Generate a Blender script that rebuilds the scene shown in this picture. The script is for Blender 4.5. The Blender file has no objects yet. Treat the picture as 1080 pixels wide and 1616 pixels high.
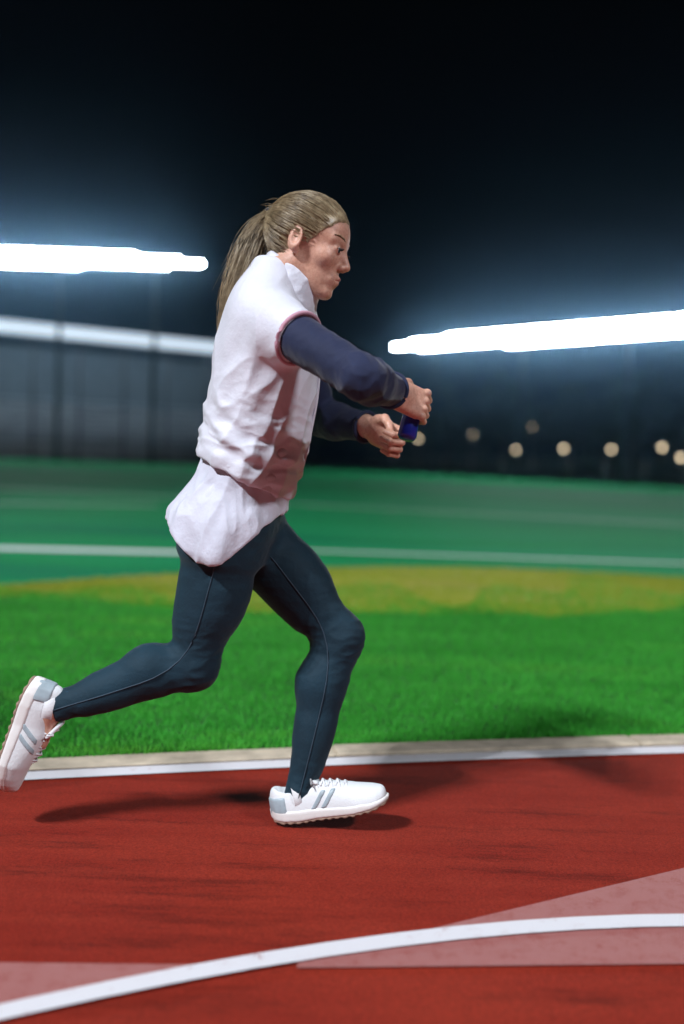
import bpy, math, random
import numpy as np
from mathutils import Matrix, Vector

random.seed(7)
rng = np.random.default_rng(7)
R = math.radians
scn = bpy.context.scene
col = scn.collection

# ------------------------------------------------------------------ camera
FPX, CX, CY = 1523.0, 540.0, 808.0
CAMZ = 0.92
PITCH, ROLL = R(3.307), R(2.0)
fwd = np.array([0, math.cos(PITCH), -math.sin(PITCH)])
right0 = np.array([1.0, 0, 0])
up0 = np.cross(right0, fwd)
cr, sr = math.cos(ROLL), math.sin(ROLL)
cam_r = right0 * cr + up0 * sr
cam_u = up0 * cr - right0 * sr
CAM = np.array([0, 0, CAMZ])

cd = bpy.data.cameras.new('camera')
cd.sensor_fit = 'VERTICAL'
cd.sensor_height = 36.0
cd.sensor_width = 36.0
cd.lens = FPX / 1616.0 * 36.0
cd.clip_start = 0.05
cd.clip_end = 1500
cd.dof.use_dof = True
cd.dof.focus_distance = 2.28
cd.dof.aperture_fstop = 1.0
cam = bpy.data.objects.new('camera', cd)
col.objects.link(cam)
M = Matrix.Identity(4)
for i in range(3):
    M[i][0] = cam_r[i]; M[i][1] = cam_u[i]; M[i][2] = -fwd[i]; M[i][3] = CAM[i]
cam.matrix_world = M
scn.camera = cam

# ------------------------------------------------------------------ night sky, exposure
w = bpy.data.worlds.new('World'); scn.world = w; w.use_nodes = True
nt = w.node_tree; nt.nodes.clear()
sky = nt.nodes.new('ShaderNodeTexSky'); sky.sky_type = 'NISHITA'; sky.sun_disc = False
sky.sun_elevation = R(-4); sky.sun_rotation = R(200)
bg = nt.nodes.new('ShaderNodeBackground'); bg.inputs['Strength'].default_value = 0.02
wo = nt.nodes.new('ShaderNodeOutputWorld')
nt.links.new(sky.outputs[0], bg.inputs[0]); nt.links.new(bg.outputs[0], wo.inputs[0])
scn.view_settings.view_transform = 'Standard'
scn.view_settings.look = 'None'
scn.view_settings.gamma = 1.0
scn.view_settings.exposure = 0.0
scn.render.engine = 'CYCLES'
scn.cycles.use_denoising = True
scn.cycles.max_bounces = 5
scn.cycles.volume_bounces = 0
scn.cycles.sample_clamp_indirect = 4.0
LAMP_W = 10500.0      # each spot in the floodlight mast behind the photographer
GANTRY_E = 135.0     # radiance of the visible floodlight lenses

# ------------------------------------------------------------------ pixel helpers
def ray(px, py):
    return cam_r * (px - CX) / FPX - cam_u * (py - CY) / FPX + fwd
def P(px, py, D):
    d = ray(px, py); return CAM + d * (D / d[1])
def G(px, py):
    d = ray(px, py); return CAM + d * (-CAMZ / d[2])

# ------------------------------------------------------------------ materials
def new_mat(name):
    m = bpy.data.materials.new(name); m.use_nodes = True
    n = m.node_tree; b = n.nodes['Principled BSDF']
    return m, n, b
def lk(n, a, b): n.links.new(a, b)
def noise_node(n, scale, detail=4, rough=0.6, vec=None):
    t = n.nodes.new('ShaderNodeTexNoise'); t.inputs['Scale'].default_value = scale
    t.inputs['Detail'].default_value = detail; t.inputs['Roughness'].default_value = rough
    if vec is not None: lk(n, vec, t.inputs['Vector'])
    return t
def coord(n, scale=(1, 1, 1), kind='Object', rot=(0, 0, 0)):
    tc = n.nodes.new('ShaderNodeTexCoord'); mp = n.nodes.new('ShaderNodeMapping')
    mp.inputs['Scale'].default_value = scale; mp.inputs['Rotation'].default_value = rot
    lk(n, tc.outputs[kind], mp.inputs['Vector']); return mp.outputs[0]
def ramp(n, fac, stops):
    r = n.nodes.new('ShaderNodeValToRGB'); e = r.color_ramp.elements
    while len(e) < len(stops): e.new(0.5)
    for el, (p, c) in zip(e, stops):
        el.position = p; el.color = (*c, 1)
    lk(n, fac, r.inputs[0]); return r.outputs[0]
def mixc(n, fac, a, b, mode='MIX'):
    mx = n.nodes.new('ShaderNodeMix'); mx.data_type = 'RGBA'; mx.blend_type = mode
    if isinstance(fac, (int, float)): mx.inputs[0].default_value = fac
    else: lk(n, fac, mx.inputs[0])
    for s, v in ((6, a), (7, b)):
        if isinstance(v, tuple): mx.inputs[s].default_value = (*v, 1)
        else: lk(n, v, mx.inputs[s])
    return mx.outputs[2]
def bump(n, b, h, strength, dist):
    bp = n.nodes.new('ShaderNodeBump'); bp.inputs['Strength'].default_value = strength
    bp.inputs['Distance'].default_value = dist
    lk(n, h, bp.inputs['Height']); lk(n, bp.outputs[0], b.inputs['Normal'])
def simple(name, colr, rough=0.6, metal=0.0, var=0.15, scale=30, bmp=0.0, bscale=300, spec=0.5, sheen=0.0):
    m, n, b = new_mat(name)
    v = coord(n)
    t = noise_node(n, scale, 5, 0.6, v)
    dk = tuple(c * (1 - var) for c in colr); lt = tuple(min(1, c * (1 + var)) for c in colr)
    lk(n, ramp(n, t.outputs[0], [(0.3, dk), (0.7, lt)]), b.inputs['Base Color'])
    b.inputs['Roughness'].default_value = rough; b.inputs['Metallic'].default_value = metal
    b.inputs['Specular IOR Level'].default_value = spec
    if sheen: b.inputs['Sheen Weight'].default_value = sheen
    if bmp:
        t2 = noise_node(n, bscale, 3, 0.6, v); bump(n, b, t2.outputs[0], bmp, 0.002)
    return m
def emit(name, colr, strength):
    m, n, b = new_mat(name)
    b.inputs['Base Color'].default_value = (0.8, 0.8, 0.8, 1)
    b.inputs['Emission Color'].default_value = (*colr, 1); b.inputs['Emission Strength'].default_value = strength
    return m

def track_mat():
    m, n, b = new_mat('red_tartan'); v = coord(n)
    big = noise_node(n, 0.9, 4, 0.6, v)
    streak = noise_node(n, 3.0, 5, 0.65, coord(n, (0.35, 3.0, 1), rot=(0, 0, R(-8))))
    c1 = ramp(n, big.outputs[0], [(0.3, (0.185, 0.015, 0.008)), (0.7, (0.255, 0.026, 0.012))])
    c2 = mixc(n, 0.35, c1, ramp(n, streak.outputs[0], [(0.35, (0.19, 0.015, 0.010)), (0.7, (0.33, 0.04, 0.022))]))
    vor = n.nodes.new('ShaderNodeTexVoronoi'); vor.inputs['Scale'].default_value = 330; lk(n, v, vor.inputs['Vector'])
    gr = ramp(n, vor.outputs['Color'], [(0.1, (0.62, 0.62, 0.62)), (0.9, (1.25, 1.2, 1.2))])
    c3 = mixc(n, 0.75, c2, gr, 'MULTIPLY')
    sc_ = noise_node(n, 5.0, 7, 0.75, coord(n, (0.25, 1.6, 1), rot=(0, 0, R(-7))))
    c3 = mixc(n, 1.0, c3, ramp(n, sc_.outputs[0], [(0.36, (0.62, 0.66, 0.7)), (0.47, (1, 1, 1)), (0.66, (1, 1, 1)), (0.74, (1.12, 1.25, 1.3))]), 'MULTIPLY')
    lk(n, c3, b.inputs['Base Color']); b.inputs['Roughness'].default_value = 0.82
    b.inputs['Specular IOR Level'].default_value = 0.1
    bump(n, b, vor.outputs['Distance'], 0.35, 0.0015)
    return m
def paint_mat(name, paint, wear, base=(0.27, 0.028, 0.017)):
    m, n, b = new_mat(name); v = coord(n)
    t = noise_node(n, 26, 8, 0.75, v)
    vor = n.nodes.new('ShaderNodeTexVoronoi'); vor.inputs['Scale'].default_value = 330; lk(n, v, vor.inputs['Vector'])
    ad = n.nodes.new('ShaderNodeMath'); ad.operation = 'MULTIPLY_ADD'; lk(n, vor.outputs['Distance'], ad.inputs[0])
    ad.inputs[1].default_value = 0.25; lk(n, t.outputs[0], ad.inputs[2])
    f = ramp(n, ad.outputs[0], [(wear - 0.08, (0, 0, 0)), (wear + 0.08, (1, 1, 1))])
    lk(n, mixc(n, f, base, paint), b.inputs['Base Color']); b.inputs['Roughness'].default_value = 0.6
    bump(n, b, vor.outputs['Distance'], 0.5, 0.002)
    return m
def ground_mat(name, stops, s1, s2, rough=0.9, spec=0.2, bd=0.01, bs=60, stretch=(1, 1, 1)):
    m, n, b = new_mat(name); v = coord(n, stretch); vf = coord(n)
    a = noise_node(n, s1, 5, 0.6, v); f = noise_node(n, s2, 4, 0.7, vf)
    c = ramp(n, a.outputs[0], stops)
    g = ramp(n, f.outputs[0], [(0.25, (0.55, 0.55, 0.55)), (0.75, (1.3, 1.3, 1.3))])
    lk(n, mixc(n, 0.8, c, g, 'MULTIPLY'), b.inputs['Base Color'])
    b.inputs['Roughness'].default_value = rough; b.inputs['Specular IOR Level'].default_value = spec
    t = noise_node(n, bs, 3, 0.6, vf); bump(n, b, t.outputs[0], 0.6, bd)
    return m
def blade_mat(name, stops, scale):
    m, n, b = new_mat(name); v = coord(n)
    a = noise_node(n, scale, 3, 0.6, coord(n, (0.3, 1.7, 1), rot=(0, 0, R(-4)))); f = noise_node(n, 190, 1, 0.5, v)
    c = ramp(n, a.outputs[0], stops)
    g = ramp(n, f.outputs[0], [(0.3, (0.6, 0.65, 0.6)), (0.7, (1.25, 1.2, 1.2))])
    lk(n, mixc(n, 0.9, c, g, 'MULTIPLY'), b.inputs['Base Color'])
    b.inputs['Roughness'].default_value = 0.6; b.inputs['Specular IOR Level'].default_value = 0.15
    tr = n.nodes.new('ShaderNodeBsdfTranslucent'); ms = n.nodes.new('ShaderNodeMixShader'); ms.inputs[0].default_value = 0.45
    lk(n, b.inputs['Base Color'].links[0].from_socket, tr.inputs['Color']); out = n.nodes['Material Output']
    lk(n, b.outputs[0], ms.inputs[1]); lk(n, tr.outputs[0], ms.inputs[2]); lk(n, ms.outputs[0], out.inputs['Surface'])
    return m

MT = dict(
    track=track_mat(),
    white_line=paint_mat('worn_white_paint', (0.70, 0.68, 0.71), 0.43),
    line_ghost=paint_mat('lane_line_ghost', (0.35, 0.13, 0.12), 0.55, (0.29, 0.075, 0.065)),  # pale tone for the motion smear of the lane line
    kerb=simple('kerb_concrete', (0.48, 0.40, 0.30), 0.85, var=0.25, scale=14, bmp=0.5, bscale=200),
    pitch_line=paint_mat('pitch_paint', (0.75, 0.78, 0.78), 0.30, (0.03, 0.17, 0.09)),
    soil=ground_mat('verge_soil', [(0.35, (0.020, 0.10, 0.018)), (0.7, (0.035, 0.16, 0.028))], 3, 90),
    grass=blade_mat('grass_blades', [(0.3, (0.060, 0.42, 0.048)), (0.55, (0.090, 0.54, 0.070)), (0.75, (0.17, 0.56, 0.065))], 1.6),
    dry=ground_mat('dry_worn_turf', [(0.3, (0.13, 0.24, 0.022)), (0.5, (0.32, 0.35, 0.035)), (0.72, (0.40, 0.30, 0.12))], 1.2, 70, stretch=(0.35, 2.6, 1)),
    dryblade=blade_mat('dry_grass_blades', [(0.3, (0.14, 0.34, 0.03)), (0.5, (0.40, 0.45, 0.04)), (0.75, (0.52, 0.42, 0.14))], 2.2),
    pitch=ground_mat('artificial_turf', [(0.35, (0.009, 0.17, 0.080)), (0.5, (0.012, 0.24, 0.075)), (0.7, (0.018, 0.26, 0.12))], 0.5, 45, rough=0.65, spec=0.006, bd=0.006, bs=120, stretch=(0.25, 1.6, 1)),
    ground=ground_mat('dark_ground', [(0.3, (0.02, 0.035, 0.015)), (0.7, (0.04, 0.06, 0.03))], 0.3, 10),
    steel=simple('galvanised_steel', (0.22, 0.23, 0.24), 0.5, 0.7, 0.2, 6),
    white_metal=simple('white_cladding', (0.78, 0.80, 0.82), 0.5, 0.0, 0.08, 2),
    concrete=simple('stand_concrete', (0.26, 0.28, 0.30), 0.85, 0.0, 0.25, 1.2, 0.4, 30),
    darkpost=simple('dark_painted_steel', (0.035, 0.045, 0.055), 0.5, 0.2, 0.2, 6),
    bench=simple('bench_plastic', (0.50, 0.58, 0.64), 0.5, 0.0, 0.2, 3),
    dark_wall=simple('stand_wall', (0.10, 0.13, 0.15), 0.8, 0.0, 0.2, 2),
    lens=emit('flood_lens', (0.88, 0.94, 1.0), GANTRY_E),
    warm=emit('street_lens', (1.0, 0.80, 0.52), 6.0),
    strip=emit('fascia_glow', (0.72, 0.85, 1.0), 1.1),  # emission that stands in for a brightly lit fascia
    tube=emit('added_tube_light', (0.75, 0.88, 1.0), 60.0),  # added lamps, fill for the terrace rows
    bark=simple('bark', (0.06, 0.045, 0.03), 0.9, 0.0, 0.3, 8),
    leaf=simple('dark_leaves', (0.035, 0.07, 0.03), 0.6, 0.0, 0.4, 1.5),
)

# ------------------------------------------------------------------ mesh helpers
def tag(o, label=None, cat=None, group=None, kind=None):
    if label: o['label'] = label
    if cat: o['category'] = cat
    if group: o['group'] = group
    if kind: o['kind'] = kind
    return o
def empty(name, loc):
    o = bpy.data.objects.new(name, None); col.objects.link(o); o.location = tuple(loc)
    o.empty_display_size = 0.1
    return o
def np_mesh(name, V, F, smooth=True):
    """V (n,3), F (m,k) with constant k"""
    V = np.asarray(V, np.float32); F = np.asarray(F, np.int32)
    me = bpy.data.meshes.new(name); k = F.shape[1]
    me.vertices.add(len(V)); me.vertices.foreach_set('co', V.ravel())
    me.loops.add(F.size); me.loops.foreach_set('vertex_index', F.ravel())
    me.polygons.add(len(F))
    me.polygons.foreach_set('loop_start', np.arange(0, F.size, k, dtype=np.int32))
    me.polygons.foreach_set('loop_total', np.full(len(F), k, np.int32))
    if smooth: me.polygons.foreach_set('use_smooth', np.ones(len(F), bool))
    me.update(calc_edges=True); me.validate()
    return me
def obj(name, me, mat, parent=None):
    o = bpy.data.objects.new(name, me); col.objects.link(o)
    if mat is not None: me.materials.append(mat)
    if parent is not None: o.parent = parent
    return o
class MB:
    def __init__(s): s.v = []; s.f = []
    def box(s, c, h, X=(1, 0, 0), Y=(0, 1, 0), Z=(0, 0, 1)):
        c = np.array(c, float); X, Y, Z = (np.array(a, float) for a in (X, Y, Z)); b = len(s.v)
        for dz in (-1, 1):
            for dx, dy in ((-1, -1), (1, -1), (1, 1), (-1, 1)):
                s.v.append(c + X * dx * h[0] + Y * dy * h[1] + Z * dz * h[2])
        for q in ((0, 3, 2, 1), (4, 5, 6, 7), (0, 1, 5, 4), (1, 2, 6, 5), (2, 3, 7, 6), (3, 0, 4, 7)):
            s.f.append(tuple(b + i for i in q))
        return s
    def bar(s, a, b, hw, hh=None):
        a = np.array(a, float); b = np.array(b, float); d = b - a; L = np.linalg.norm(d); d /= L
        u = np.array([0, 0, 1.0]) if abs(d[2]) < 0.95 else np.array([1.0, 0, 0])
        y = np.cross(u, d); y /= np.linalg.norm(y); z = np.cross(d, y)
        return s.box((a + b) / 2, (L / 2, hw, hh or hw), d, y, z)
    def tube(s, pts, rad, n=8, cap=True):
        pts = [np.array(p, float) for p in pts]; b = len(s.v); m = len(pts)
        rad = [rad] * m if isinstance(rad, (int, float)) else rad
        for i, p in enumerate(pts):
            d = pts[min(i + 1, m - 1)] - pts[max(i - 1, 0)]; d /= np.linalg.norm(d) + 1e-9
            u = np.array([0, 0, 1.0]) if abs(d[2]) < 0.9 else np.array([1.0, 0, 0])
            x = np.cross(u, d); x /= np.linalg.norm(x); y = np.cross(d, x)
            for k in range(n):
                a = 2 * math.pi * k / n
                s.v.append(p + (x * math.cos(a) + y * math.sin(a)) * rad[i])
        for i in range(m - 1):
            for k in range(n):
                k2 = (k + 1) % n
                s.f.append((b + i * n + k, b + i * n + k2, b + (i + 1) * n + k2, b + (i + 1) * n + k))
        if cap:
            s.f.append(tuple(b + k for k in reversed(range(n)))); s.f.append(tuple(b + (m - 1) * n + k for k in range(n)))
        return s
    def build(s, name, mat, parent=None, org=(0, 0, 0), smooth=False, bevel=0.0):
        me = bpy.data.meshes.new(name); o3 = np.array(org, float)
        me.from_pydata([tuple(v - o3) for v in s.v], [], s.f)
        if smooth: me.polygons.foreach_set('use_smooth', np.ones(len(s.f), bool))
        me.update()
        o = obj(name, me, mat, parent)
        if bevel:
            md = o.modifiers.new('bevel', 'BEVEL'); md.width = bevel; md.segments = 2
        return o
def sheet(name, xs, y0, y1, z, mat, parent=None):
    """strip between two y(x) curves"""
    xs = np.asarray(xs, float); a = y0(xs); b = y1(xs); n = len(xs)
    V = np.concatenate([np.stack([xs, a, np.full(n, z)], 1), np.stack([xs, b, np.full(n, z)], 1)])
    F = [(i, i + 1, n + i + 1, n + i) for i in range(n - 1)]
    return obj(name, np_mesh(name, V, F, False), mat, parent)

# ------------------------------------------------------------------ ground, track, verge, pitch
def curve(pix, deg=2, lim=2.6):
    g = np.array([G(*p) for p in pix]); c = np.polyfit(g[:, 0], g[:, 1], deg); d = np.polyder(c)
    lo, hi = max(-lim, g[:, 0].min() - 0.6), min(lim, g[:, 0].max() + 0.6)
    def y(x):
        x = np.asarray(x, float); xc = np.clip(x, lo, hi)
        return np.polyval(c, xc) + np.polyval(d, xc) * (x - xc)
    return y
XS = np.concatenate([np.linspace(-60, -6, 19)[:-1], np.linspace(-6, 6, 97), np.linspace(6, 60, 19)[1:]])
inner = curve([(0, 1226), (300, 1211), (560, 1200), (820, 1190), (1080, 1182)])
verge = lambda x: inner(x) + 0.13
near_line = curve([(0, 1603), (150, 1573), (300, 1543), (450, 1513), (600, 1491), (800, 1472), (1080, 1457)], 3, 0.8)
pitch_edge = curve([(0, 932), (230, 905), (540, 897), (800, 902), (1080, 913)], 2, 3.2)
_de = curve([(0, 940), (300, 958), (560, 974), (800, 970), (1080, 962)], 2, 2.4)
dry_edge = lambda x: _de(x) + .07 * np.sin(np.asarray(x) * 3.1) + .05 * np.sin(np.asarray(x) * 7.7 + 1) + .03 * np.sin(np.asarray(x) * 17 + 2)
far_left, far_mid, far_right = np.array([-26, 60.]), np.array([0.8, 61.]), np.array([15.2, 43.])
def far_edge(x):
    x = np.asarray(x, float)
    return np.where(x < 0.8, 60 + (x + 26) * 1.0 / 26.8, 61 - (x - 0.8) * 1.25).clip(9.5, 90)

tag(sheet('ground', [-400, 400], lambda x: np.full_like(x, -300.), lambda x: np.full_like(x, 700.), -0.02, MT['ground']), 'dark ground running on to the horizon', None, None, 'structure')
track = tag(sheet('running_track', XS, lambda x: inner(x) - 9.8, lambda x: inner(x) + 0.03, 0.0, MT['track']), 'red tartan running track in the foreground', None, None, 'structure')
ll = sheet('lane_line', XS, lambda x: inner(x) - 0.05, lambda x: inner(x) + 0.022, 0.004, MT['white_line'], track)
ll2 = sheet('lane_line', XS, lambda x: near_line(x) - 0.026, lambda x: near_line(x) + 0.026, 0.008, MT['white_line'], track)
for k in range(1, 6):
    sheet('lane_line', XS, lambda x: near_line(x) - 1.22 * k - 0.025, lambda x: near_line(x) - 1.22 * k + 0.025, 0.004, MT['white_line'], track)
# motion smear of the lane line, drawn as a pale wedge that meets it
wx = np.linspace(G(470, 1515)[0], 3.2, 40)
g1, g2 = G(500, 1512), G(1080, 1372); g3, g4 = G(520, 1530), G(1080, 1524)
top = lambda x: g1[1] + (x - g1[0]) * (g2[1] - g1[1]) / (g2[0] - g1[0])
bot = lambda x: g3[1] + (x - g3[0]) * (g4[1] - g3[1]) / (g4[0] - g3[0])
sheet('line_ghost_wedge', wx, lambda x: np.minimum(bot(x), near_line(x) - 0.01), lambda x: np.maximum(top(x), near_line(x) + 0.01), 0.004, MT['line_ghost'], track)
wx = np.linspace(-3.0, G(360, 1528)[0], 30)
h1, h2 = G(0, 1522), G(360, 1526)
topl = lambda x: h1[1] + (x - h1[0]) * (h2[1] - h1[1]) / (h2[0] - h1[0])
sheet('line_ghost_wedge', wx, lambda x: near_line(x) - 0.005, lambda x: np.maximum(topl(x), near_line(x) + 0.006), 0.004, MT['line_ghost'], track)  # left-hand smear of the same line

kerb = tag(sheet('kerb', XS, lambda x: inner(x) + 0.028, lambda x: inner(x) + 0.135, 0.006, MT['kerb']), 'pale concrete kerb along the inner edge of the track', None, None, 'structure')
kx = -7.0
while kx < 7:
    x0, x1 = kx + 0.004, kx + 0.996
    a0, a1 = float(inner(x0)), float(inner(x1)); m = MB(); dz = rng.uniform(-0.003, 0.003)
    A = np.array([x0, a0 + 0.078, 0.006]); B = np.array([x1, a1 + 0.078, 0.006])
    m.bar(A, B, 0.046, 0.007 + dz); m.build('kerb_stone', MT['kerb'], kerb, bevel=0.006); kx += 1.0

vg = tag(sheet('grass_verge', XS, verge, dry_edge, 0.004, MT['soil']), 'green grass verge beside the track', None, None, 'structure')
ds = tag(sheet('worn_grass_strip', XS, dry_edge, pitch_edge, 0.006, MT['dry']), 'yellowed worn grass strip along the pitch', None, None, 'structure')
pitch = tag(sheet('football_pitch', XS, pitch_edge, lambda x: np.maximum(far_edge(x), pitch_edge(x) + .2), 0.008, MT['pitch']), 'blue green artificial turf pitch', None, None, 'structure')
def pline(pix, wdt, x0, x1, nm='pitch_line'):
    c = curve(pix, 1, 40); xs = np.linspace(x0, x1, 20)
    sheet(nm, xs, lambda x: c(x) - wdt / 2, lambda x: c(x) + wdt / 2, 0.012, MT['pitch_line'], pitch)
pline([(520, 872), (1080, 891)], 0.12, -1.2, 14)
pline([(0, 867), (300, 874)], 0.30, -30, -1.2)
pline([(440, 795), (1080, 829)], 0.14, -12, 15)
pline([(0, 795), (300, 800)], 0.14, -40, -3)
pline([(560, 762), (1080, 789)], 0.14, -30, 9)
def blades(name, n, xr, ylo, yhi, hgt, wid, mat, parent, lean=0.5):
    x = rng.uniform(xr[0], xr[1], n); a = ylo(x); b = yhi(x); t = rng.uniform(0, 1, n) ** 1.25
    y = a + (b - a) * t; ok = (b - a) > 0.02; x, y = x[ok], y[ok]; n = len(x)
    H = hgt * rng.uniform(0.55, 1.25, n); ang = rng.uniform(0, 2 * np.pi, n); W = wid * rng.uniform(0.7, 1.3, n)
    dx, dy = np.cos(ang) * W, np.sin(ang) * W
    la = rng.uniform(0, 2 * np.pi, n); lm = H * lean * rng.uniform(0.2, 1.2, n)
    z0 = np.full(n, 0.004)
    p = lambda fx, tt, hh: np.stack([x + dx * fx + np.cos(la) * lm * tt, y + dy * fx + np.sin(la) * lm * tt, z0 + H * hh], 1)
    V = np.stack([p(-.5, 0, 0), p(.5, 0, 0), p(.32, .4, .6), p(-.32, .4, .6), p(0.06, 1, 1), p(-0.06, 1, 1)], 1).reshape(-1, 3)
    i = np.arange(n)[:, None] * 6
    F = np.concatenate([i + np.array([[0, 1, 2, 3]]), i + np.array([[3, 2, 4, 5]])], 0)
    o = obj(name, np_mesh(name, V, F, False), mat); tag(o, kind='stuff')
    return o
g = blades('grass', 230000, (-3.6, 4.0), verge, lambda x: dry_edge(x) + .04, 0.020, 0.0036, MT['grass'], None)
tag(g, 'short bright green grass between kerb and worn strip', 'grass')
g = blades('dry_grass', 45000, (-4.5, 5.5), dry_edge, pitch_edge, 0.026, 0.006, MT['dryblade'], None)
tag(g, 'sparse yellow grass on the worn strip', 'grass')
g = blades('grass', 22000, (-4.5, 5.5), dry_edge, lambda x: dry_edge(x) + np.clip(pitch_edge(x) - dry_edge(x), 0, 9) * (.45 + .4 * np.sin(x * 2.3) * np.sin(x * 5.1 + 1)), 0.028, 0.005, MT['grass'], None)
tag(g, 'green tufts creeping into the worn yellow strip', 'grass')
# on the worn strip', 'grass')

# ------------------------------------------------------------------ numpy noise and SDF mesher
_perm = rng.permutation(256); _perm = np.concatenate([_perm, _perm, _perm])
_grad = rng.normal(size=(256, 3)); _grad /= np.linalg.norm(_grad, axis=1)[:, None]
def noise3(p):
    i = np.floor(p).astype(int); f = p - i; i &= 255
    u = f * f * f * (f * (f * 6 - 15) + 10); r = 0
    for dx in (0, 1):
        for dy in (0, 1):
            for dz in (0, 1):
                h = _perm[_perm[_perm[i[:, 0] + dx] + i[:, 1] + dy] + i[:, 2] + dz]
                g_ = _grad[h]
                d = ((f - np.array([dx, dy, dz])) * g_).sum(1)
                r = r + d * (u[:, 0] if dx else 1 - u[:, 0]) * (u[:, 1] if dy else 1 - u[:, 1]) * (u[:, 2] if dz else 1 - u[:, 2])
    return r * 1.6
def cap(p, a, b, r1, r2):
    a = np.asarray(a, np.float32); b = np.asarray(b, np.float32)
    ba = b - a; pa = p - a; t = np.clip(pa @ ba / (ba @ ba), 0, 1)
    return np.linalg.norm(pa - t[:, None] * ba, axis=1) - (r1 + (r2 - r1) * t)
def ell(p, c, r, B=None):
    q = p - np.asarray(c, np.float32)
    if B is not None: q = q @ np.asarray(B, np.float32).T
    r = np.asarray(r, np.float32)
    k0 = np.linalg.norm(q / r, axis=1); k1 = np.linalg.norm(q / (r * r), axis=1)
    return k0 * (k0 - 1) / (k1 + 1e-9)
def rbox(p, c, h, r, B=None):
    q = p - np.asarray(c, np.float32)
    if B is not None: q = q @ np.asarray(B, np.float32).T
    d = np.abs(q) - (np.asarray(h, np.float32) - r)
    return np.linalg.norm(np.maximum(d, 0), axis=1) + np.minimum(d.max(1), 0) - r
def smin(a, b, k):
    h = np.clip(0.5 + 0.5 * (b - a) / k, 0, 1)
    return b + (a - b) * h - k * h * (1 - h)
def smax(a, b, k): return -smin(-a, -b, k)
def union(ds, k):
    r = ds[0]
    for d in ds[1:]: r = smin(r, d, k)
    return r
def sdf_verts(fn, lo, hi, h):
    lo = np.asarray(lo, float); hi = np.asarray(hi, float); B = 8
    nb = np.ceil((hi - lo) / (h * B)).astype(int) + 1; n = nb * B
    bi = np.stack(np.meshgrid(*[np.arange(k) for k in nb], indexing='ij'), -1).reshape(-1, 3)
    ctr = (lo + (bi * B + (B - 1) / 2) * h).astype(np.float32)
    dc = np.concatenate([fn(c) for c in np.array_split(ctr, max(1, len(ctr) // 400000))])
    act = np.abs(dc) < B * h * 1.6 + 0.006
    D = np.where(dc < 0, -1., 1.).astype(np.float32).reshape(nb)
    D = D.repeat(B, 0).repeat(B, 1).repeat(B, 2)
    off = np.stack(np.meshgrid(*[np.arange(B)] * 3, indexing='ij'), -1).reshape(-1, 3)
    ab = bi[act]
    for chunk in np.array_split(ab, max(1, len(ab) // 1500)):
        idx = (chunk[:, None, :] * B + off[None]).reshape(-1, 3)
        D[idx[:, 0], idx[:, 1], idx[:, 2]] = fn((lo + idx * h).astype(np.float32))
    S = D < 0
    # cells that straddle the surface
    c = np.zeros(np.array(S.shape) - 1, np.uint8)
    for dx in (0, 1):
        for dy in (0, 1):
            for dz in (0, 1):
                c += S[dx:S.shape[0] - 1 + dx, dy:S.shape[1] - 1 + dy, dz:S.shape[2] - 1 + dz]
    ci = np.argwhere((c > 0) & (c < 8))
    ids = np.full(c.shape, -1, np.int32); ids[ci[:, 0], ci[:, 1], ci[:, 2]] = np.arange(len(ci))
    cor = np.array([[x, y, z] for x in (0, 1) for y in (0, 1) for z in (0, 1)])
    val = np.stack([D[ci[:, 0] + a, ci[:, 1] + b, ci[:, 2] + d] for a, b, d in cor], 1)
    acc = np.zeros((len(ci), 3)); cnt = np.zeros(len(ci))
    for i in range(8):
        for j in range(i + 1, 8):
            if np.abs(cor[i] - cor[j]).sum() != 1: continue
            a, b = val[:, i], val[:, j]; m = (a < 0) != (b < 0)
            t = np.where(m, a / np.where(m, a - b, 1), 0)
            acc += np.where(m[:, None], cor[i] + t[:, None] * (cor[j] - cor[i]), 0); cnt += m
    V = lo + (ci + acc / np.maximum(cnt, 1)[:, None]) * h
    F = []
    for ax in range(3):
        o1, o2 = [(1, 2), (2, 0), (0, 1)][ax]
        sl0 = [slice(None)] * 3; sl1 = [slice(None)] * 3; sl0[ax] = slice(0, -1); sl1[ax] = slice(1, None)
        A, Bn = S[tuple(sl0)], S[tuple(sl1)]
        for flip in (False, True):
            e = np.argwhere((A & ~Bn) if not flip else (~A & Bn))
            e = e[(e[:, o1] > 0) & (e[:, o2] > 0) & (e[:, o1] < c.shape[o1]) & (e[:, o2] < c.shape[o2])]
            q = []
            for d1, d2 in ((-1, -1), (0, -1), (0, 0), (-1, 0)):
                k = e.copy(); k[:, o1] += d1; k[:, o2] += d2; q.append(ids[k[:, 0], k[:, 1], k[:, 2]])
            q = np.stack(q, 1)
            F.append(q[:, ::-1] if flip else q)
    F = np.concatenate(F); F = F[(F >= 0).all(1)]
    return V, F
def normals(V, F):
    n = np.cross(V[F[:, 2]] - V[F[:, 0]], V[F[:, 3]] - V[F[:, 1]]); N = np.zeros_like(V)
    for k in range(4):
        for j in range(3): N[:, j] += np.bincount(F[:, k], n[:, j], len(V))
    return N / (np.linalg.norm(N, axis=1)[:, None] + 1e-12)
def relax(V, F, it=2, w_=0.5):
    for _ in range(it):
        A = np.zeros_like(V); C = np.zeros(len(V))
        for k in range(4):
            T = V[F[:, (k + 1) % 4]] + V[F[:, (k - 1) % 4]]
            for j in range(3): A[:, j] += np.bincount(F[:, k], T[:, j], len(V))
            C += 2 * np.bincount(F[:, k], minlength=len(V))
        V = V * (1 - w_) + A / np.maximum(C, 1)[:, None] * w_
    return V
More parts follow.
